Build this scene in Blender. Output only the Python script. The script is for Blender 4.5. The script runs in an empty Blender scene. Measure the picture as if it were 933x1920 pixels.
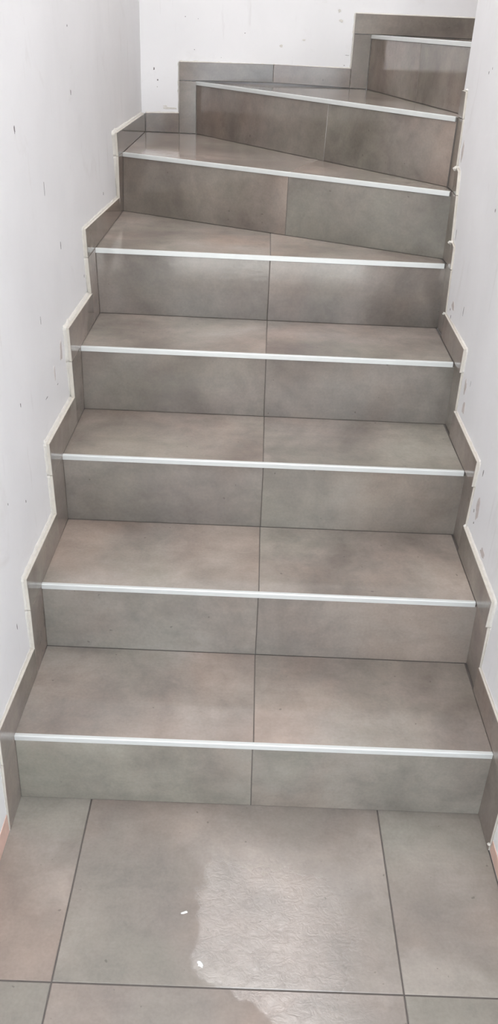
import bpy, bmesh, math, random
from mathutils import Vector, Matrix, noise

random.seed(11)
S = bpy.context.scene
COL = S.collection

# ------------------------------------------------------------------ camera
R_ = Vector((0.99907979, 0.01371395, 0.04063854))
U_ = Vector((-0.04196651, 0.50814724, 0.86024717))
F_ = Vector((0.00885298, 0.86116102, -0.50825517))
cam = bpy.data.cameras.new('camera')
cam.sensor_fit = 'VERTICAL'
cam.sensor_height = 24.0
cam.lens = 1555.7454 / 1920 * 24.0
cam.clip_start = 0.02
cam_ob = bpy.data.objects.new('camera', cam)
M = Matrix((R_, U_, -F_)).transposed().to_4x4()
M.translation = Vector((-0.0048, -1.1854, 1.4136))
cam_ob.matrix_world = M
COL.objects.link(cam_ob)
S.camera = cam_ob

# ------------------------------------------------------------------ world (overcast daylight beyond the doorway), exposure
W = bpy.data.worlds.new('overcast_sky')
S.world = W
W.use_nodes = True
nt = W.node_tree
bg = nt.nodes['Background']
bg.inputs[0].default_value = (0.86, 0.93, 1.0, 1)
bg.inputs[1].default_value = 3.9
S.view_settings.view_transform = 'Standard'
S.view_settings.look = 'None'
S.view_settings.gamma = 1.0
S.view_settings.use_curve_mapping = False
S.view_settings.exposure = 0.17

STAIR_LAMP = 4.5      # radiance of the ceiling light over the turn of the stairs
PASSAGE_FILL = 13.0    # radiance of the unseen lamp added to brighten the lower flight

# hazy sun on the paving outside; it does not reach into the stairwell
sl = bpy.data.lights.new('sun', 'SUN')
sl.energy = 17.0
sl.angle = math.radians(2)
so = bpy.data.objects.new('sun', sl)
so.rotation_euler = (math.radians(6), math.radians(-24), 0)
COL.objects.link(so)

# ------------------------------------------------------------------ materials
def nodes(name):
    m = bpy.data.materials.new(name)
    m.use_nodes = True
    t = m.node_tree
    return m, t, t.nodes['Principled BSDF']

def N(t, kind, **kw):
    n = t.nodes.new(kind)
    for k, v in kw.items():
        setattr(n, k, v)
    return n

def noise_n(t, vec, scale, detail=4, rough=0.55, dist=0.0):
    n = N(t, 'ShaderNodeTexNoise')
    n.inputs['Scale'].default_value = scale
    n.inputs['Detail'].default_value = detail
    n.inputs['Roughness'].default_value = rough
    n.inputs['Distortion'].default_value = dist
    if vec is not None:
        t.links.new(vec, n.inputs['Vector'])
    return n

def ramp(t, fac, stops):
    r = N(t, 'ShaderNodeValToRGB')
    e = r.color_ramp.elements
    while len(e) < len(stops):
        e.new(0.5)
    for el, (p, c) in zip(e, stops):
        el.position = p
        el.color = (c[0], c[1], c[2], 1) if not isinstance(c, (int, float)) else (c, c, c, 1)
    t.links.new(fac, r.inputs[0])
    return r

def mixc(t, fac, a, b, mode='MIX'):
    m = N(t, 'ShaderNodeMix', data_type='RGBA', blend_type=mode)
    if isinstance(fac, (int, float)):
        m.inputs[0].default_value = fac
    else:
        t.links.new(fac, m.inputs[0])
    for s, v in ((6, a), (7, b)):
        if isinstance(v, tuple):
            m.inputs[s].default_value = (v[0], v[1], v[2], 1)
        else:
            t.links.new(v, m.inputs[s])
    return m.outputs[2]

def math_n(t, op, a, b=None, c=None, clamp=False):
    m = N(t, 'ShaderNodeMath', operation=op, use_clamp=clamp)
    for i, v in enumerate((a, b, c)):
        if v is None:
            continue
        if isinstance(v, (int, float)):
            m.inputs[i].default_value = v
        else:
            t.links.new(v, m.inputs[i])
    return m.outputs[0]

def srgb(r, g, b):
    f = lambda v: ((v / 255 + 0.055) / 1.055) ** 2.4 if v > 10 else v / 255 / 12.92
    return (f(r), f(g), f(b))

def tile_material(name, rough=0.2, residue=False):
    """Polished concrete-look porcelain: cloudy greige with faint brushed streaks, every tile its own cut of the pattern."""
    m, t, p = nodes(name)
    tc = N(t, 'ShaderNodeTexCoord')
    oi = N(t, 'ShaderNodeObjectInfo')
    off = N(t, 'ShaderNodeVectorMath', operation='SCALE')
    off.inputs[0].default_value = (37.0, 19.0, 53.0)
    t.links.new(oi.outputs['Random'], off.inputs['Scale'])
    add = N(t, 'ShaderNodeVectorMath', operation='ADD')
    t.links.new(tc.outputs['Object'], add.inputs[0])
    t.links.new(off.outputs[0], add.inputs[1])
    v = add.outputs[0]
    cloud = noise_n(t, v, 3.6, 5, 0.52, 0.4)
    col = ramp(t, cloud.outputs[0], [(0.30, srgb(134, 126, 120) if residue else srgb(119, 111, 105)), (0.47, srgb(142, 133, 126)),
                                     (0.58, srgb(153, 144, 137)), (0.74, srgb(168, 159, 152))]).outputs[0]
    hue = noise_n(t, v, 2.3, 3, 0.5, 0.3)
    warm = ramp(t, hue.outputs[0], [(0.36, (0.93, 0.98, 0.955)), (0.52, (1.0, 1.0, 1.0)), (0.66, (1.08, 1.0, 0.965))]).outputs[0]
    col = mixc(t, 1.0, col, warm, 'MULTIPLY')
    # brushed streaks along one direction
    mp = N(t, 'ShaderNodeMapping')
    mp.inputs['Scale'].default_value = (5, 34, 34)
    t.links.new(v, mp.inputs['Vector'])
    st = noise_n(t, mp.outputs[0], 1.0, 4, 0.6, 0.2)
    stc = ramp(t, st.outputs[0], [(0.3, (0.955, 0.955, 0.955)), (0.7, (1.04, 1.04, 1.04))]).outputs[0]
    col = mixc(t, 1.0, col, stc, 'MULTIPLY')
    grain = noise_n(t, v, 170, 2, 0.6)
    grc = ramp(t, grain.outputs[0], [(0.3, (0.95, 0.95, 0.95)), (0.7, (1.05, 1.05, 1.05))]).outputs[0]
    col = mixc(t, 1.0, col, grc, 'MULTIPLY')
    # a few dark pin marks and pale specks
    sp = noise_n(t, v, 75, 1, 0.4)
    spm = ramp(t, sp.outputs[0], [(0.19, 1.0), (0.225, 0.0)]).outputs[0]
    col = mixc(t, math_n(t, 'MULTIPLY', spm, 0.45), col, srgb(80, 74, 70))
    # mid-size mottling, a few darker drifts
    mo = noise_n(t, v, 17, 5, 0.62, 0.5)
    moc = ramp(t, mo.outputs[0], [(0.28, (0.88, 0.885, 0.89)), (0.5, (1.0, 1.0, 1.0)), (0.72, (1.09, 1.08, 1.07))]).outputs[0]
    col = mixc(t, 1.0, col, moc, 'MULTIPLY')
    # tone of the single tile (risers: own tint plus painted shade)
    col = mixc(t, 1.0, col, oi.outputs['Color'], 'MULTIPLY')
    # relief: long slate-like wrinkles
    wmp = N(t, 'ShaderNodeMapping')
    wmp.inputs['Rotation'].default_value = (0, 0, -0.7)
    wmp.inputs['Scale'].default_value = (0.8, 1.15, 1.0)
    t.links.new(v, wmp.inputs['Vector'])
    wr = noise_n(t, wmp.outputs[0], 55, 8, 0.68, 0.9)
    ridg = ramp(t, wr.outputs[0], [(0.36, 0.0), (0.5, 0.6), (0.64, 1.0)]).outputs[0]
    bump = N(t, 'ShaderNodeBump')
    bump.inputs['Distance'].default_value = 0.0012
    rn = noise_n(t, v, 7, 3, 0.6)
    if residue:
        # cement-haze film left on the floor: matt where it stays, polished where it was wiped, with a ragged edge
        geo = N(t, 'ShaderNodeNewGeometry')
        sep = N(t, 'ShaderNodeSeparateXYZ')
        t.links.new(geo.outputs['Position'], sep.inputs[0])
        en = noise_n(t, geo.outputs['Position'], 16, 4, 0.6)
        jit = math_n(t, 'MULTIPLY_ADD', en.outputs[0], 0.10, -0.05)
        x = math_n(t, 'ADD', sep.outputs[0], jit)
        yy = sep.outputs[1]
        # wiped area: to the right of a line that swings right below y = -0.34
        low = math_n(t, 'MAXIMUM', math_n(t, 'MULTIPLY_ADD', yy, -1.5, -0.525), 0.0)
        edge = math_n(t, 'SUBTRACT', x, math_n(t, 'ADD', low, -0.055))
        m1 = N(t, 'ShaderNodeMapRange', interpolation_type='SMOOTHSTEP')
        m1.inputs[1].default_value = -0.004; m1.inputs[2].default_value = 0.010
        t.links.new(edge, m1.inputs[0])
        m2 = N(t, 'ShaderNodeMapRange', interpolation_type='SMOOTHSTEP')
        m2.inputs[1].default_value = 0.34; m2.inputs[2].default_value = 0.12
        t.links.new(x, m2.inputs[0])
        m3 = N(t, 'ShaderNodeMapRange', interpolation_type='SMOOTHSTEP')
        m3.inputs[1].default_value = -0.05; m3.inputs[2].default_value = -0.21
        t.links.new(math_n(t, 'ADD', yy, jit), m3.inputs[0])
        mask = math_n(t, 'MULTIPLY', math_n(t, 'MULTIPLY', m1.outputs[0], m2.outputs[0]), m3.outputs[0])
        rr = math_n(t, 'MULTIPLY_ADD', mask, -0.45, 0.56)
        rr = math_n(t, 'MULTIPLY_ADD', rn.outputs[0], 0.10, math_n(t, 'SUBTRACT', rr, 0.05))
        t.links.new(rr, p.inputs['Roughness'])
        t.links.new(math_n(t, 'MULTIPLY_ADD', mask, 0.68, 0.17), p.inputs['Specular IOR Level'])
        t.links.new(math_n(t, 'MULTIPLY_ADD', mask, 0.18, 0.08), bump.inputs['Strength'])
    else:
        t.links.new(math_n(t, 'MULTIPLY_ADD', rn.outputs[0], 0.06, rough - 0.03), p.inputs['Roughness'])
        bump.inputs['Strength'].default_value = 0.028
    t.links.new(ridg, bump.inputs['Height'])
    t.links.new(bump.outputs[0], p.inputs['Normal'])
    t.links.new(col, p.inputs['Base Color'])
    p.inputs['IOR'].default_value = 1.58
    return m

def plain(name, col, rough=0.6, metal=0.0, var=0.06, scale=30, bump=0.0):
    m, t, p = nodes(name)
    tc = N(t, 'ShaderNodeTexCoord')
    n = noise_n(t, tc.outputs['Object'], scale, 4, 0.6)
    lo = tuple(c * (1 - var) for c in col)
    hi = tuple(min(1, c * (1 + var)) for c in col)
    c = ramp(t, n.outputs[0], [(0.3, lo), (0.7, hi)]).outputs[0]
    t.links.new(c, p.inputs['Base Color'])
    p.inputs['Roughness'].default_value = rough
    p.inputs['Metallic'].default_value = metal
    if bump:
        b = N(t, 'ShaderNodeBump')
        b.inputs['Strength'].default_value = bump
        b.inputs['Distance'].default_value = 0.002
        t.links.new(n.outputs[0], b.inputs['Height'])
        t.links.new(b.outputs[0], p.inputs['Normal'])
    return m

def wall_material(name):
    """White trowelled plaster, faintly uneven, with soft smudges and thin vertical drag marks."""
    m, t, p = nodes(name)
    geo = N(t, 'ShaderNodeNewGeometry')
    v = geo.outputs['Position']
    base = noise_n(t, v, 2.6, 4, 0.55, 0.4)
    col = ramp(t, base.outputs[0], [(0.3, srgb(231, 230, 231)), (0.7, srgb(240, 239, 240))]).outputs[0]
    sm = noise_n(t, v, 7, 5, 0.65, 0.8)
    smf = ramp(t, sm.outputs[0], [(0.60, 0.0), (0.78, 0.30)]).outputs[0]
    col = mixc(t, smf, col, srgb(206, 200, 196))
    mp = N(t, 'ShaderNodeMapping')
    mp.inputs['Scale'].default_value = (22, 22, 3.0)
    t.links.new(v, mp.inputs['Vector'])
    dr = noise_n(t, mp.outputs[0], 1.5, 4, 0.6)
    drf = ramp(t, dr.outputs[0], [(0.64, 0.0), (0.76, 0.28)]).outputs[0]
    col = mixc(t, drf, col, srgb(196, 191, 189))
    t.links.new(col, p.inputs['Base Color'])
    p.inputs['Roughness'].default_value = 0.55
    p.inputs['Specular IOR Level'].default_value = 0.3
    bn = noise_n(t, v, 14, 6, 0.55, 0.4)
    b = N(t, 'ShaderNodeBump')
    b.inputs['Strength'].default_value = 0.16
    b.inputs['Distance'].default_value = 0.006
    t.links.new(bn.outputs[0], b.inputs['Height'])
    t.links.new(b.outputs[0], p.inputs['Normal'])
    return m

def emitter(name, col, strength):
    m, t, p = nodes(name)
    p.inputs['Base Color'].default_value = (0.8, 0.8, 0.8, 1)
    p.inputs['Emission Color'].default_value = (*col, 1)
    p.inputs['Emission Strength'].default_value = strength
    return m

TILE = tile_material('porcelain_tile', 0.065)
SKIRT = tile_material('porcelain_skirting', 0.08)
FLOOR_TILE = tile_material('porcelain_floor_tile', 0.3, residue=True)
BISCUIT = plain('tile_biscuit_edge', srgb(203, 197, 187), 0.7, var=0.08, scale=60)
GROUT = plain('dark_grout', srgb(92, 86, 82), 0.85, var=0.08, scale=120)
TRIM = plain('satin_aluminium', srgb(214, 216, 214), 0.34, metal=0.15, var=0.03, scale=18)
PLASTER = wall_material('white_plaster')
FILLER = plain('white_filler', srgb(213, 209, 202), 0.75, var=0.07, scale=70, bump=0.5)
BARE = plain('bare_pink_plaster', srgb(214, 182, 168), 0.85, var=0.08, scale=40, bump=0.4)
PATCH = plain('unpainted_plaster_patch', srgb(196, 187, 184), 0.8, var=0.07, scale=50, bump=0.3)
NICK = plain('dark_scuff', srgb(120, 114, 114), 0.8, var=0.2, scale=200)
FLAKE = plain('dried_plaster', srgb(226, 224, 222), 0.7, var=0.05, scale=90)
CEIL = plain('ceiling_paint', srgb(240, 240, 240), 0.8, var=0.01)
LAMP = emitter('lamp_diffuser', (1.0, 0.985, 0.97), STAIR_LAMP)
FILL_LAMP = emitter('passage_fill_diffuser', (1.0, 0.985, 0.97), PASSAGE_FILL)
LAMP_FRAME = plain('white_lacquer', srgb(235, 235, 235), 0.4, var=0.01)
PAVING = plain('pale_concrete', srgb(205, 203, 198), 0.9, var=0.06, scale=6)

# ------------------------------------------------------------------ mesh helpers
def link(name, bm, mats, parent=None, origin=None, kind=None):
    bmesh.ops.recalc_face_normals(bm, faces=bm.faces)
    o0 = Vector(origin) if origin is not None else Vector((0, 0, 0))
    if origin is not None:
        bmesh.ops.translate(bm, vec=-o0, verts=bm.verts)
    me = bpy.data.meshes.new(name)
    bm.to_mesh(me)
    bm.free()
    for mm in (mats if isinstance(mats, (list, tuple)) else [mats]):
        me.materials.append(mm)
    o = bpy.data.objects.new(name, me)
    COL.objects.link(o)
    o.location = o0
    if parent is not None:
        o.parent = parent
        wm = Vector((0, 0, 0))
        q = parent
        while q is not None:
            wm += q.location
            q = q.parent
        o.location = o0 - wm
    if kind:
        o['kind'] = kind
    return o

def empty(name, loc=(0, 0, 0)):
    o = bpy.data.objects.new(name, None)
    o.empty_display_size = 0.1
    o.location = loc
    COL.objects.link(o)
    return o

def box(bm, lo, hi, mat=0):
    vs = [bm.verts.new((x, y, z)) for x in (lo[0], hi[0]) for y in (lo[1], hi[1]) for z in (lo[2], hi[2])]
    for f in ((0, 1, 3, 2), (4, 6, 7, 5), (0, 4, 5, 1), (2, 3, 7, 6), (0, 2, 6, 4), (1, 5, 7, 3)):
        fc = bm.faces.new([vs[i] for i in f])
        fc.material_index = mat
    return vs

def slab(name, pts, out, thick, mats, parent, bevel=0.0012, tone=(1, 1, 1)):
    """A tile: glazed face polygon pts, body of the given thickness behind it (against out), arrises slightly eased."""
    out = Vector(out).normalized()
    pts = [Vector(p) for p in pts]
    c = sum(pts, Vector()) / len(pts)
    bm = bmesh.new()
    face = [bm.verts.new(p) for p in pts]
    back = [bm.verts.new(p - out * thick) for p in pts]
    top = bm.faces.new(face)
    top.material_index = 0
    bm.faces.new(back[::-1]).material_index = 1
    n = len(pts)
    for i in range(n):
        bm.faces.new((face[i], back[i], back[(i + 1) % n], face[(i + 1) % n])).material_index = 1
    if bevel:
        r = bmesh.ops.bevel(bm, geom=list(top.edges), offset=bevel, segments=1, affect='EDGES', profile=0.5)
        for f in r['faces']:
            f.material_index = 0
    o = link(name, bm, mats, parent, c)
    o.color = (tone[0], tone[1], tone[2], 1)
    return o

# ------------------------------------------------------------------ measured layout
Z = [0, 0.1788, 0.3512, 0.5268, 0.6966, 0.8736, 1.0485, 1.2215, 1.3919]
YB = 2.1678                       # face of the skirting on the back wall
LB = [None, -0.4397, -0.4320, -0.4270, -0.4259, -0.4235, -0.4253]   # left end of each riser, foot
LN = [None, -0.4362, -0.4300, -0.4276, -0.4246, -0.4273, -0.4200]   # left end of each riser, nosing
RB = [None, 0.5174, 0.5151, 0.5113, 0.5135, 0.5158, 0.5134, 0.5124]
RN = [None, 0.5152, 0.5099, 0.5124, 0.5110, 0.5127, 0.5105, 0.5126]
YL = [None, 0.0, 0.2736, 0.5445, 0.8122, 1.0899, 1.6014]
YR = [None, 0.0, 0.2708, 0.5462, 0.8107, 1.0844, 1.1421, 1.2179]
X7, X8 = -0.2320, 0.3807          # where risers seven and eight meet the back wall
E8 = (0.5480, 1.2610)             # right end of riser eight behind the wall corner
WALL_L0, WALL_L1 = (-0.4460, -1.0), (-0.4325, YB + 0.010)
WALL_R = 0.5215
WALL_END = 1.2140
YBW = YB + 0.010                  # plaster of the back wall
TOP_X = 1.25                      # far side of the upper turn
WELL_Z = 3.3
FX0, FX1, FY = -1.25, 1.35, -1.95 # foyer behind the camera
FOY_Z = 2.55

def lerp(a, b, s):
    return (a[0] + (b[0] - a[0]) * s, a[1] + (b[1] - a[1]) * s)

def at_x(a, b, x):
    return lerp(a, b, (x - a[0]) / (b[0] - a[0]))

# riser lines: (left foot, left nosing, right foot, right nosing)
RIS = {}
for k in range(1, 7):
    RIS[k] = ((LB[k], YL[k]), (LN[k], YL[k]), (RB[k], YR[k]), (RN[k], YR[k]))
for k in (6,):                    # keep each riser in one upright plane
    lf, ln, rf, rn = RIS[k]
    RIS[k] = (lf, at_x(lf, rf, ln[0]), rf, at_x(lf, rf, rn[0]))
RIS[7] = ((X7, YB), (X7, YB), (RB[7], YR[7]), (RN[7], YR[7]))
RIS[8] = ((X8, YB), (X8, YB), E8, E8)
RISER_TONE_SHADE = {1: ((1.03, 1.06, 1.03), (1.05, 1.09, 1.07)), 2: ((0.90, 0.92, 0.91), (0.84, 0.85, 0.84)), 3: ((0.88, 0.88, 0.87), (0.83, 0.84, 0.81)), 4: ((0.80, 0.78, 0.76), (0.74, 0.75, 0.74)),
              5: ((0.76, 0.75, 0.74), (0.77, 0.77, 0.76)), 6: ((0.88, 0.86, 0.83), (0.88, 0.89, 0.87)), 7: ((0.82, 0.80, 0.78), (0.88, 0.87, 0.85)), 8: ((0.88, 0.86, 0.84), (0.86, 0.85, 0.83))}  # tile tints, with shade painted in that darkens the upper risers
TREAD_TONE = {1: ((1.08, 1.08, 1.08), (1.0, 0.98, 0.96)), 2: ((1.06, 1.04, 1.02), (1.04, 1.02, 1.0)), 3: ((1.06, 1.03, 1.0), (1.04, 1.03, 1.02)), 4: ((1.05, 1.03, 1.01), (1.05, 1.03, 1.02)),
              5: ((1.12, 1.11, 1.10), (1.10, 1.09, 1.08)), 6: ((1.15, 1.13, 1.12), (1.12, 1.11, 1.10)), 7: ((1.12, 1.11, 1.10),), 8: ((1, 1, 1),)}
JOINT = {1: (0.0400, 0.0363), 2: (0.0398, 0.0390), 3: (0.0425, 0.0413), 4: (0.0428, 0.0399), 5: (0.0439, 0.0434),
         6: (0.0890, 0.0886), 7: (0.2043, 0.2072), 8: (0.4750, 0.4727)}    # x of the joint in each riser, foot and nosing
TJOINT = {1: (0.0381, 0.0393), 2: (0.0397, 0.0414), 3: (0.0406, 0.0437), 4: (0.0398, 0.0440), 5: (0.0436, 0.0461),
          6: (0.0880, 0.1900)}
G = 0.0008                        # half a joint

def wl(y):                        # plaster of the left wall at depth y
    s = (y - WALL_L0[1]) / (WALL_L1[1] - WALL_L0[1])
    return WALL_L0[0] + s * (WALL_L1[0] - WALL_L0[0])

# ------------------------------------------------------------------ setting: walls, ceiling
def wall_prism(name, poly, z0, z1, mat=PLASTER):
    bm = bmesh.new()
    lo = [bm.verts.new((x, y, z0)) for x, y in poly]
    hi = [bm.verts.new((x, y, z1)) for x, y in poly]
    bm.faces.new(lo[::-1]); bm.faces.new(hi)
    n = len(poly)
    for i in range(n):
        bm.faces.new((lo[i], lo[(i + 1) % n], hi[(i + 1) % n], hi[i]))
    return link(name, bm, mat, kind='structure')

wall_left = wall_prism('wall_left', [WALL_L0, WALL_L1, (-0.60, YBW), (FX0 - 0.1, -0.9), (FX0 - 0.1, -1.0)], -0.02, WELL_Z)
RY = -0.72                         # the passage opens to the foyer here on the right
wall_right = wall_prism('wall_right', [(WALL_R, RY), (WALL_R + 0.12, RY), (WALL_R + 0.12, WALL_END), (WALL_R, WALL_END)], -0.02, WELL_Z)
wall_prism('wall_foyer_back', [(WALL_R + 0.12, RY), (FX1 + 0.1, RY), (FX1 + 0.1, RY + 0.1), (WALL_R + 0.12, RY + 0.1)], -0.02, WELL_Z)
wall_prism('wall_upper_return', [(WALL_R + 0.12, WALL_END - 0.1), (TOP_X + 0.1, WALL_END - 0.1), (TOP_X + 0.1, WALL_END), (WALL_R + 0.12, WALL_END)], -0.02, WELL_Z)
wall_back = wall_prism('wall_back', [(-0.62, YBW), (TOP_X + 0.1, YBW), (TOP_X + 0.1, YBW + 0.12), (-0.62, YBW + 0.12)], -0.02, WELL_Z)
wall_prism('wall_upper_end', [(TOP_X, WALL_END), (TOP_X + 0.1, WALL_END), (TOP_X + 0.1, YBW), (TOP_X, YBW)], -0.02, WELL_Z)
wall_prism('wall_foyer_left', [(FX0 - 0.1, FY), (FX0, FY), (FX0, -1.0), (FX0 - 0.1, -1.0)], -0.02, FOY_Z + 0.1)
bm = bmesh.new()                  # right foyer wall with an open window hole
box(bm, (FX1, FY, -0.02), (FX1 + 0.1, -1.86, FOY_Z + 0.1))
box(bm, (FX1, -0.90, -0.02), (FX1 + 0.1, RY, FOY_Z + 0.1))
box(bm, (FX1, -1.86, -0.02), (FX1 + 0.1, -0.90, 0.5))
box(bm, (FX1, -1.86, 2.3), (FX1 + 0.1, -0.90, FOY_Z + 0.1))
link('wall_foyer_right', bm, PLASTER, kind='structure')
bm = bmesh.new()                  # entrance wall with the open doorway
DX0, DX1, DZ = -0.62, 0.70, 2.2
box(bm, (FX0 - 0.1, FY - 0.12, -0.02), (DX0, FY, FOY_Z + 0.1))
box(bm, (DX1, FY - 0.12, -0.02), (FX1 + 0.1, FY, FOY_Z + 0.1))
box(bm, (DX0, FY - 0.12, DZ), (DX1, FY, FOY_Z + 0.1))
link('wall_entrance', bm, PLASTER, kind='structure')
bm = bmesh.new()
box(bm, (FX0 - 0.1, FY - 0.12, FOY_Z), (FX1 + 0.1, RY, FOY_Z + 0.1))
link('ceiling_foyer', bm, CEIL, kind='structure')
bm = bmesh.new()
box(bm, (-1.35, -1.0, WELL_Z), (FX1 + 0.1, YBW + 0.12, WELL_Z + 0.1))
box(bm, (-0.60, RY - 0.1, FOY_Z + 0.1), (0.70, RY, WELL_Z))
link('ceiling', bm, CEIL, kind='structure')
bm = bmesh.new()
box(bm, (-6, -9, -0.06), (6, FY - 0.12, -0.02))
link('ground_outside', bm, PAVING, kind='structure')

# ------------------------------------------------------------------ setting: floor with its tiles
bm = bmesh.new()
box(bm, (FX0 - 0.1, FY - 0.12, -0.06), (FX1 + 0.1, 0.012, -0.0012))
floor = link('floor', bm, GROUT, kind='structure')
XJ = [-1.25, -0.8935, -0.2935, 0.3060, 0.9060, 1.35]
YJ = [-1.95, -1.5835, -0.9835, -0.3835, 0.004]
for j in range(len(YJ) - 1):
    for i in range(len(XJ) - 1):
        x0, x1, y0, y1 = XJ[i], XJ[i + 1], YJ[j], YJ[j + 1]
        if y0 > -0.9:             # inside the stairwell passage the tiles are cut at the walls
            x0, x1 = max(x0, -0.4490), min(x1, 0.5205)
            if x1 - x0 < 0.02:
                continue
        g = 0.0013
        slab('floor_tile', [(x0 + g, y0 + g, 0), (x1 - g, y0 + g, 0), (x1 - g, y1 - g, 0), (x0 + g, y1 - g, 0)],
             (0, 0, 1), 0.009, [FLOOR_TILE, BISCUIT], floor, 0.0012, (1.05, 1.05, 1.05))

# ------------------------------------------------------------------ the staircase
stair = empty('staircase', (0.04, 0, 0))
stair['label'] = 'turning staircase of grey-brown stone-look tiles with silver strips on the step edges'
stair['category'] = 'staircase'
T = 0.009
NOSE = 0.0115                     # visible height of the edge trim

def inset(a, b, d):
    """the riser line a-b moved back into the stair by d (to its left-hand side seen along a->b)"""
    v = Vector((b[0] - a[0], b[1] - a[1])).normalized()
    n = Vector((-v.y, v.x)) * d
    return (a[0] + n.x, a[1] + n.y), (b[0] + n.x, b[1] + n.y)

def tread_outline(k):
    """corner points of tread k: front left, front right, back right, ..., back left"""
    _, a, _, b = RIS[k]
    if k <= 4:
        c = RIS[k + 1]
        return [a, b, c[2], c[0]]
    if k == 5:
        c = RIS[6]
        return [a, b, c[2], c[0]]
    if k == 6:
        c = RIS[7]
        return [a, b, c[2], c[0], (-0.4186, YB)]
    if k == 7:
        c = RIS[8]
        return [a, b, (0.5135, WALL_END - 0.004), (E8[0], WALL_END + 0.008), c[2], c[0]]
    return [a, b, (E8[0], WALL_END + 0.008), (TOP_X - 0.005, WALL_END + 0.008), (TOP_X - 0.005, YB)]

for k in range(1, 9):
    lf, ln, rf, rn = RIS[k]
    out = Vector((rf[1] - lf[1], -(rf[0] - lf[0]), 0)).normalized()
    # mortar bed: everything behind and below the tiles of this step, grout-dark where it shows in the joints
    poly = tread_outline(k)
    i0, i1 = inset(lf, rf, 0.0010)
    back = poly[2:]
    pb = [i0, i1]
    cc = Vector((sum(p[0] for p in poly) / len(poly), sum(p[1] for p in poly) / len(poly)))
    for q in back:
        pb.append(q)
    def to_wall(q):               # the bed runs on under the skirting to the plaster
        x, y = q
        if x < -0.40: x = wl(y) + 0.001
        if x > 0.49 and y < WALL_END - 0.004: x = WALL_R - 0.001
        if y > YB - 0.01: y = YBW - 0.001
        return (x, y)
    ext = lambda a_, b_, x: a_ if abs(a_[0] - x) < 1e-6 else at_x(a_, b_, x)
    if k <= 6:
        i0 = ext(i0, i1, wl(i0[1]) + 0.001)
    if k <= 7:
        i1 = ext(i1, i0, WALL_R - 0.001)
    pb = [i0, i1] + [to_wall(q) for q in pb[2:]]
    if k <= 5:                     # behind the next riser the bed follows that riser's line to the plaster
        c = RIS[k + 1]
        pb[2] = ext(c[2], c[0], WALL_R - 0.001); pb[3] = ext(c[0], c[2], wl(c[0][1]) + 0.001)
    elif k == 6:
        pb[2] = ext(RIS[7][2], RIS[7][0], WALL_R - 0.001)
    z0 = Z[k - 1] - 0.006 if k > 1 else -0.0017
    bm = bmesh.new()
    lo = [bm.verts.new((x, y, z0)) for x, y in pb]
    hi = [bm.verts.new((x, y, Z[k] - 0.0010)) for x, y in pb]
    bm.faces.new(lo[::-1]); bm.faces.new(hi)
    for i in range(len(pb)):
        j = (i + 1) % len(pb)
        bm.faces.new((lo[i], lo[j], hi[j], hi[i]))
    c0 = ((lf[0] + rf[0]) / 2, (lf[1] + rf[1]) / 2, Z[k - 1])
    step = link('stair_step', bm, GROUT, stair, c0)
    # riser tiles
    jb, jt = JOINT[k]
    zb, zt = Z[k - 1] + 0.0008, Z[k] - NOSE - 0.0006
    st = (zt - Z[k - 1]) / (Z[k] - Z[k - 1])
    ltop, rtop = lerp(lf, ln, st), lerp(rf, rn, st)
    jbp = at_x(lf, rf, jb); jtp = at_x(ltop, rtop, jb + (jt - jb) * st)
    d = Vector((rf[0] - lf[0], rf[1] - lf[1])).normalized() * G
    sub = lambda p, s: (p[0] + s * d.x, p[1] + s * d.y)
    RX = 8.0 if k <= 7 else -0.4   # tiles run in behind the uprights on the right
    def P(p, z): return (p[0], p[1], z)
    slab('riser_tile', [P(sub(lf, 0.4), zb), P(sub(jbp, -1), zb), P(sub(jtp, -1), zt), P(sub(ltop, 0.4), zt)], out, T, [TILE, BISCUIT], step, 0.0007, RISER_TONE_SHADE[k][0])
    slab('riser_tile', [P(sub(jbp, 1), zb), P(sub(rf, RX), zb), P(sub(rtop, RX), zt), P(sub(jtp, 1), zt)], out, T, [TILE, BISCUIT], step, 0.0007, RISER_TONE_SHADE[k][1])
    # tread tiles (set back from the edge by the top lip of the trim)
    a, b = inset(ln, rn, 0.0045)
    zz = Z[k]
    TT = TREAD_TONE[k]
    if k <= 6:
        ja, jc = TJOINT[k]
        fa = at_x(a, b, ja)
        c = RIS[k + 1]
        bk = at_x(c[0], c[2], jc)
        bk0 = bk1 = None
        dl = Vector((fa[1] - bk[1], bk[0] - fa[0])).normalized() * G      # across the joint, to the left... sign fixed below
        if dl.x > 0: dl = -dl
        L_ = lambda p: (p[0] + dl.x, p[1] + dl.y, zz)
        R2 = lambda p: (p[0] - dl.x, p[1] - dl.y, zz)
        leftpts = [P(a, zz), L_(fa), L_(bk), P(c[0], zz)]
        if k == 6:
            leftpts.append((-0.4186, YB, zz))
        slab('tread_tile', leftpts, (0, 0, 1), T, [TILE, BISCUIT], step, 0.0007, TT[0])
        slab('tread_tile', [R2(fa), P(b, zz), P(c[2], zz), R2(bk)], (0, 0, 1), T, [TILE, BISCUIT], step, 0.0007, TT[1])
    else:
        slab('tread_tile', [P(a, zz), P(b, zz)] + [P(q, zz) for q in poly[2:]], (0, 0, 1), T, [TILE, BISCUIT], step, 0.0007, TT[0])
    # edge trim: top lip, rounded nose and face, one extruded profile
    prof = [(-0.0050, 0.0), (-0.0050, 0.0004), (0.0010, 0.0006), (0.0022, 0.0000), (0.0028, -0.0016), (0.0028, -NOSE), (-0.0050, -NOSE)]
    bm = bmesh.new()
    rows = []
    for q, s in ((ln, 0.4), (rn, -0.4)):
        e = sub(q, s)
        rows.append([bm.verts.new((e[0] + out.x * o, e[1] + out.y * o, zz + h)) for o, h in prof])
    n = len(prof)
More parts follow.
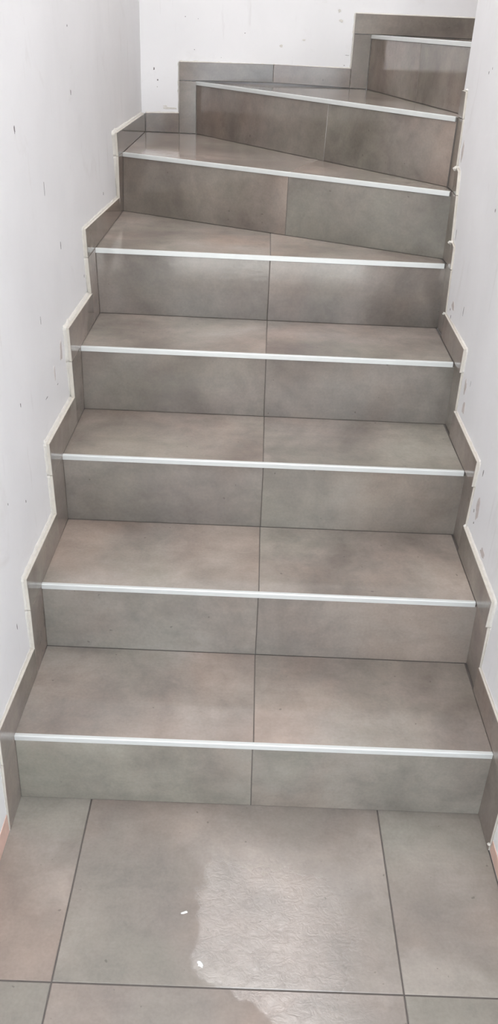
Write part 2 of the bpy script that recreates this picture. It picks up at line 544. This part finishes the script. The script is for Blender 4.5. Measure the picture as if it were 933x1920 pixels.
    for i in range(n):
        j = (i + 1) % n
        bm.faces.new((rows[0][i], rows[0][j], rows[1][j], rows[1][i]))
    bm.faces.new(rows[0]); bm.faces.new(rows[1][::-1])
    link('edge_trim', bm, TRIM, step, (c0[0], c0[1], zz))

# ------------------------------------------------------------------ stepped skirting along the three walls
bl = empty('baseboard_left', (LB[1] - 0.01, 0, 0)); bl['kind'] = 'structure'
br = empty('baseboard_right', (RB[1] + 0.01, 0, 0)); br['kind'] = 'structure'
bb = empty('baseboard_back', (0, YB + 0.01, Z[6])); bb['kind'] = 'structure'
TS = 0.0095

FRL = {1: (-0.085, -0.075), 2: (0.182, 0.176), 3: (0.447, 0.436), 4: (0.716, 0.694), 5: (1.002, 0.975), 6: (1.540, 1.492)}   # front edge: foot, top
TPL = {1: (0.260, 0.247), 2: (0.4305, 0.4255), 3: (0.606, 0.601), 4: (0.781, 0.7765), 5: (0.946, 0.925), 6: (1.1150, 1.1105)}
FRR = {1: (-0.088, -0.088), 2: (0.184, 0.183), 3: (0.473, 0.469), 4: (0.739, 0.738), 5: (1.011, 1.032), 6: (1.062, 1.106), 7: (1.146, 1.168)}
TPR = {1: (0.250, 0.243), 2: (0.417, 0.4235), 3: (0.591, 0.597), 4: (0.757, 0.7605), 5: (0.931, 0.936), 6: (1.103, 1.1100), 7: (1.2836, 1.2840)}
gj = 0.0007
edges_left, edges_right, edges_back = [], [], []

def band(side, k, quad, parent):
    out = (1, 0, 0) if side == 'L' else (-1, 0, 0)
    slab('skirting_tile', quad, out, TS, [SKIRT, BISCUIT], parent, 0.0009, (0.88, 0.855, 0.84))

for side, FR, TP, XB, XN, par, edges, last in (('L', FRL, TPL, LB, LN, bl, edges_left, 6), ('R', FRR, TPR, RB, RN, br, edges_right, 7)):
    for k in range(1, last + 1):
        yr = (YL if side == 'L' else YR)[k]
        f0, f1 = FR[k]
        fm = f0 + (f1 - f0) * 0.65
        # upright beside the riser
        tw = 0.0 if side == 'L' else 0.0042      # on the right the uprights sit a little deeper than the bands
        if side == 'R' and k == 1:
            tw = 0.0002
        sx = -tw if side == 'L' else tw
        band(side, k, [(XB[k] + sx, f0, Z[k - 1] + 0.001), (XB[k] + sx, yr + 0.004, Z[k - 1] + 0.001), (XN[k] + sx, yr + 0.004, Z[k] - gj), (XN[k] + sx, fm, Z[k] - gj)], par)
        edges.append(((XB[k] + sx, f0, Z[k - 1] + 0.012 if k == 1 else TP[k - 1][1]), (XN[k] + sx, fm, Z[k]), (0, -1, 0)))
        # band along the tread
        if k < last:
            yb0 = FR[k + 1][0] - gj
            xb = XB[k + 1]
        else:
            yb0 = YB if side == 'L' else WALL_END + 0.001
            xb = -0.4186 if side == 'L' else RN[7]
        t0, t1 = TP[k]
        bx = 0.0030 if side == 'R' and k >= 5 else 0.0
        if side == 'R' and k == 7:
            yb0 = WALL_END + 0.001
        band(side, k, [(XN[k] + bx, fm, Z[k] + gj), (xb + bx, yb0, Z[k] + gj), (xb + bx, yb0, t1), (XN[k] + bx, f1, t0)], par)
        edges.append(((XN[k] + bx, fm, Z[k]), (XN[k] + bx, f1, t0), (0, -1, 0)))
        edges.append(((XN[k] + bx, f1, t0), (xb + bx, yb0, t1), (0, 0, 1)))

def back_tile(x0, x1, za0, za1, zb0, zb1):
    slab('skirting_tile', [(x0 + gj, YB, za0), (x1 - gj, YB, za1), (x1 - gj, YB, zb1), (x0 + gj, YB, zb0)], (0, -1, 0), TS, [SKIRT, BISCUIT], bb, 0.0009, (0.80, 0.775, 0.755))
back_tile(-0.4186 + 0.0003, -0.2950, Z[6] + 0.001, Z[6] + 0.001, 1.1112, 1.1155)
back_tile(-0.2950, X7, Z[6] + 0.001, Z[6] + 0.001, Z[7] - gj, Z[7] - gj)
back_tile(-0.2950, 0.0425, Z[7] + 0.0012, Z[7] + 0.0075, 1.2812, 1.2865)
back_tile(0.0425, 0.3185, Z[7] + 0.0075, Z[7] + 0.0015, 1.2865, 1.2845)
back_tile(0.3185, X8, Z[7] + 0.001, Z[7] + 0.001, Z[8] - gj, Z[8] - gj)
back_tile(0.3170, 0.9000, Z[8] + 0.0012, Z[8] + 0.0012, 1.4538, 1.4562)
back_tile(0.9000, TOP_X, Z[8] + 0.0012, Z[8] + 0.0012, 1.4562, 1.4570)
edges_back += [((-0.4186, YB, 1.1112), (-0.2950, YB, 1.1155), (0, 0, 1)), ((-0.2950, YB, 1.1155), (-0.2950, YB, 1.2812), (-1, 0, 0)),
               ((-0.2950, YB, 1.2812), (0.3185, YB, 1.2845), (0, 0, 1)), ((0.3180, YB, 1.2845), (0.3170, YB, 1.4538), (-1, 0, 0)),
               ((0.3170, YB, 1.4538), (0.95, YB, 1.4562), (0, 0, 1))]

# ragged filler where the plaster was made good against the skirting
def fillet(name, edges, inward, wallpos, parent, big=1.0):
    bm = bmesh.new()
    inward = Vector(inward)
    for a, b, o in edges:
        a, b, o = Vector(a), Vector(b), Vector(o)
        n = max(4, int((b - a).length / 0.007))
        rows = []
        for i in range(n + 1):
            p = a.lerp(b, i / n)
            wp = wallpos(p)                         # the same place on the plaster
            r = noise.noise(p * 60) * 0.5 + 0.5
            r2 = noise.noise(p * 130 + Vector((5, 1, 9)))
            lip = p.lerp(wp, min(0.9, (TS - 0.0022 + 0.0016 * r2) / max(1e-4, (wp - p).length)))
            w = (0.0008 + 0.0034 * r) * big
            if r2 > 0.33: w += 0.003 * big
            q0 = lip - o * 0.0015
            q1 = lip + o * (0.0006 + 0.0012 * r) + inward * 0.0004
            q2 = wp + o * w + inward * 0.0012 * (0.5 + r)
            q3 = wp + o * (w + 0.0030) - inward * 0.0008
            q4 = wp - inward * 0.003 - o * 0.0015
            rows.append([bm.verts.new(q) for q in (q0, q1, q2, q3, q4)])
        for i in range(n):
            for j in range(4):
                bm.faces.new((rows[i][j], rows[i + 1][j], rows[i + 1][j + 1], rows[i][j + 1]))
            bm.faces.new((rows[i][4], rows[i + 1][4], rows[i + 1][0], rows[i][0]))
        bm.faces.new(rows[0]); bm.faces.new(rows[-1][::-1])
    ob = link(name, bm, FILLER, parent)
    for f in ob.data.polygons:
        f.use_smooth = True
    ob['kind'] = 'stuff'
    return ob
fillet('filler_bead', edges_left, (1, 0, 0), lambda p: Vector((wl(p.y), p.y, p.z)), wall_left)
fillet('filler_bead', edges_right, (-1, 0, 0), lambda p: Vector((WALL_R, p.y, p.z)), wall_right, 0.55)
fillet('filler_bead', edges_back, (0, -1, 0), lambda p: Vector((p.x, YBW, p.z)), wall_back, 0.7)

# lumps of filler left standing at the inner corners of the right skirting
bm = bmesh.new()
for (y, z, s) in ((1.018, 0.757, .8), (1.010, 0.762, .7), (1.066, 0.936, 1.3), (1.075, 0.931, 1.2), (1.140, 1.108, 1.5), (1.150, 1.104, 1.2), (1.158, 1.288, .7), (0.728, 0.597, .8), (0.470, 0.424, .7), (-0.088, 0.02, 0.8)):
    m = Matrix.Translation((WALL_R - 0.005, y, z)) @ Matrix.Diagonal((0.005 * s, 0.005 * s, 0.0035 * s, 1))
    r = bmesh.ops.create_icosphere(bm, subdivisions=2, radius=1.0, matrix=m)
    for v in r['verts']:
        v.co += Vector((noise.noise(v.co * 160), noise.noise(v.co * 160 + Vector((3, 3, 3))), noise.noise(v.co * 160 + Vector((7, 1, 2))))) * 0.003 * s
ob = link('filler_lumps', bm, FILLER, wall_right); ob['kind'] = 'stuff'

# ------------------------------------------------------------------ wear on the plaster: shallow nicks, scuffs and unpainted patches
def blob(bm, c, u, v, n, a, b, seed, mat, lift=0.0004, pts=11):
    u, v, n = Vector(u), Vector(v), Vector(n)
    c = Vector(c)
    ring, ring2 = [], []
    for i in range(pts):
        th = 2 * math.pi * i / pts
        r = 0.75 + 0.5 * noise.noise(Vector((math.cos(th) * 1.4 + seed, math.sin(th) * 1.4, seed * 0.37)))
        d = u * (math.cos(th) * a * r) + v * (math.sin(th) * b * r)
        ring.append(bm.verts.new(c + d - n * 0.0006))
        ring2.append(bm.verts.new(c + d * 0.93 + n * lift))
    for i in range(pts):
        j = (i + 1) % pts
        bm.faces.new((ring[i], ring[j], ring2[j], ring2[i])).material_index = mat
    bm.faces.new(ring2).material_index = mat

bm = bmesh.new()
MK = [(0.4363, 1.2297, .004, .008), (0.9418, 1.2565, .004, .007), (1.3046, 0.9758, .003, .005), (0.9459, 1.3899, .003, .003), (0.2962, 0.7573, .002, .006),
      (0.3110, 0.1957, .0015, .011), (0.7307, 0.9616, .002, .012), (0.9700, 0.8300, .0025, .006), (0.6008, 0.6795, .008, .0012), (0.4950, 0.6896, .013, .0012),
      (0.2626, 0.5623, .002, .004), (0.1139, 0.3599, .0016, .010), (0.62, 1.10, .001, .02), (0.50, 0.86, .001, .012), (0.15, 0.62, .0015, .004)]
for i, (y, z, a, b) in enumerate(MK):
    blob(bm, (wl(y), y, z), (0, 1, 0), (0, 0, 1), (1, 0, 0), a, b, i + 1.3, 0)
blob(bm, (wl(0.66), 0.655, 0.742), (0, 1, 0), (0, 0, 1), (1, 0, 0), 0.016, 0.032, 31.0, 1, 0.0007, 17)
blob(bm, (wl(0.66), 0.580, 0.715), (0, 1, 0), (0, 0, 1), (1, 0, 0), 0.004, 0.024, 35.0, 1, 0.0007, 13)
ob = link('scuff_marks', bm, [NICK, PATCH], wall_left); ob['kind'] = 'stuff'
bm = bmesh.new()
MB_ = [(-0.3849, 1.2553, .0035, .0055), (-0.3721, 1.2202, .0032, .0045), (-0.374, 1.198, .0015, .002), (-0.2727, 1.4203, .002, .0018), (-0.2282, 1.4157, .0015, .0015), (-0.2405, 1.3212, .002, .002),
       (-0.0635, 1.3791, .0022, .0022), (0.2935, 1.2935, .003, .0015), (0.3010, 1.3253, .009, .0008), (-0.145, 1.30, .0012, .0012)]
for i, (x, z, a, b) in enumerate(MB_):
    blob(bm, (x, YBW, z), (1, 0, 0), (0, 0, 1), (0, -1, 0), a, b, i + 3.7, 0)
for i, (x, z, a, b) in enumerate([(0.0657, 1.3453, .008, .007), (0.145, 1.3665, .008, .003), (0.2617, 1.4594, .006, .006), (0.27, 1.43, .008, .006), (-0.330, 1.1300, .035, .004), (-0.345, 1.1360, .012, .003)]):
    blob(bm, (x, YBW, z), (1, 0, 0), (0, 0, 1), (0, -1, 0), a, b, i + 9.1, 1, 0.0016, 13)
ob = link('scuff_marks', bm, [NICK, FILLER], wall_back); ob['kind'] = 'stuff'
bm = bmesh.new()
MR = [(0.9817, 1.3346, .003, .004), (0.955, 1.345, .001, .003), (0.7200, 1.0802, .003, .005), (1.0462, 0.9595, .0015, .020), (0.9763, 0.7834, .003, .004), (0.9573, 0.7693, .0025, .007), (0.435, 0.5819, .0025, .012),
      (0.430, 0.4571, .003, .004), (0.445, 0.480, .003, .006), (0.84, 0.82, .0015, .014), (0.19, 0.21, .003, .004), (0.05, 0.315, .0025, .0025), (0.66, 0.70, .001, .01)]
for i, (y, z, a, b) in enumerate(MR):
    blob(bm, (WALL_R, y, z), (0, 1, 0), (0, 0, 1), (-1, 0, 0), a, b, i + 2.2, 0)
for i, (y, z, a, b) in enumerate([(1.122, 1.150, .014, .036), (0.700, 0.675, .014, .030), (0.68, 0.63, .012, .02), (0.42, 0.50, .016, .035), (0.33, 0.44, .02, .012), (0.95, 0.80, .02, .014)]):
    blob(bm, (WALL_R, y, z), (0, 1, 0), (0, 0, 1), (-1, 0, 0), a, b, i + 14.4, 1, 0.0008, 17)
ob = link('scuff_marks', bm, [NICK, PATCH], wall_right); ob['kind'] = 'stuff'

# raw pink plaster band at the foot of both walls in front of the first step, with an open gap to the floor
bm = bmesh.new()
box(bm, (wl(-0.95) - 0.012, -0.995, 0.004), (wl(-0.09) + 0.0015, -0.089, 0.052))
link('bare_plaster_strip', bm, BARE, wall_left)
bm = bmesh.new()
box(bm, (WALL_R - 0.0015, RY + 0.005, 0.004), (WALL_R + 0.012, -0.092, 0.034))
link('bare_plaster_strip', bm, BARE, wall_right)

# ------------------------------------------------------------------ loose bits lying on the floor
def flake(name, loc, a, b, rot, seed, label):
    bm = bmesh.new()
    n = 14
    lo, hi = [], []
    for i in range(n):
        th = 2 * math.pi * i / n
        r = 0.8 + 0.55 * noise.noise(Vector((math.cos(th) * 1.7 + seed, math.sin(th) * 1.7, seed)))
        x, y = math.cos(th) * a * r, math.sin(th) * b * r
        x, y = x * math.cos(rot) - y * math.sin(rot), x * math.sin(rot) + y * math.cos(rot)
        lo.append(bm.verts.new((x, y, 0.0001)))
        hi.append(bm.verts.new((x * 0.85, y * 0.85, 0.0009 + 0.0004 * noise.noise(Vector((x, y, seed)) * 300))))
    for i in range(n):
        j = (i + 1) % n
        bm.faces.new((lo[i], lo[j], hi[j], hi[i]))
    bm.faces.new(hi); bm.faces.new(lo[::-1])
    o = link(name, bm, FLAKE)
    o.location = (loc[0], loc[1], 0.0)
    o['label'] = label
    o['category'] = 'flake'
    return o
flake('plaster_flake', (-0.0790, -0.2476), 0.0085, 0.0026, 0.35, 4.2, 'thin white plaster splinter on floor tile, nearer the staircase')
flake('plaster_flake', (-0.0430, -0.3440), 0.0085, 0.0055, -0.7, 8.8, 'broad white plaster crumb on floor tile, nearer the cross joint')

# ------------------------------------------------------------------ ceiling lights out of view; the passage one is added to brighten the treads
def unseen_ceiling_light(name, x0, x1, y0, y1, z, mat, label):
    t = empty(name, ((x0 + x1) / 2, (y0 + y1) / 2, z))
    t['label'] = label; t['category'] = 'lamp'
    bm = bmesh.new()
    w = 0.018
    box(bm, (x0 - w, y0 - w, z - 0.03), (x1 + w, y0, z)); box(bm, (x0 - w, y1, z - 0.03), (x1 + w, y1 + w, z))
    box(bm, (x0 - w, y0, z - 0.03), (x0, y1, z)); box(bm, (x1, y0, z - 0.03), (x1 + w, y1, z))
    link('lamp_frame', bm, LAMP_FRAME, t)
    bm = bmesh.new()
    box(bm, (x0, y0, z - 0.022), (x1, y1, z - 0.014))
    link('diffuser', bm, mat, t)
unseen_ceiling_light('unseen_ceiling_light', -0.20, 0.44, 0.65, 1.92, WELL_Z, LAMP, 'white framed long ceiling light above the turn of the stairs')
unseen_ceiling_light('unseen_ceiling_light', -0.26, 0.34, -0.15, 0.45, WELL_Z, FILL_LAMP, 'white framed square fill light, added out of view above the foot of the stairs')
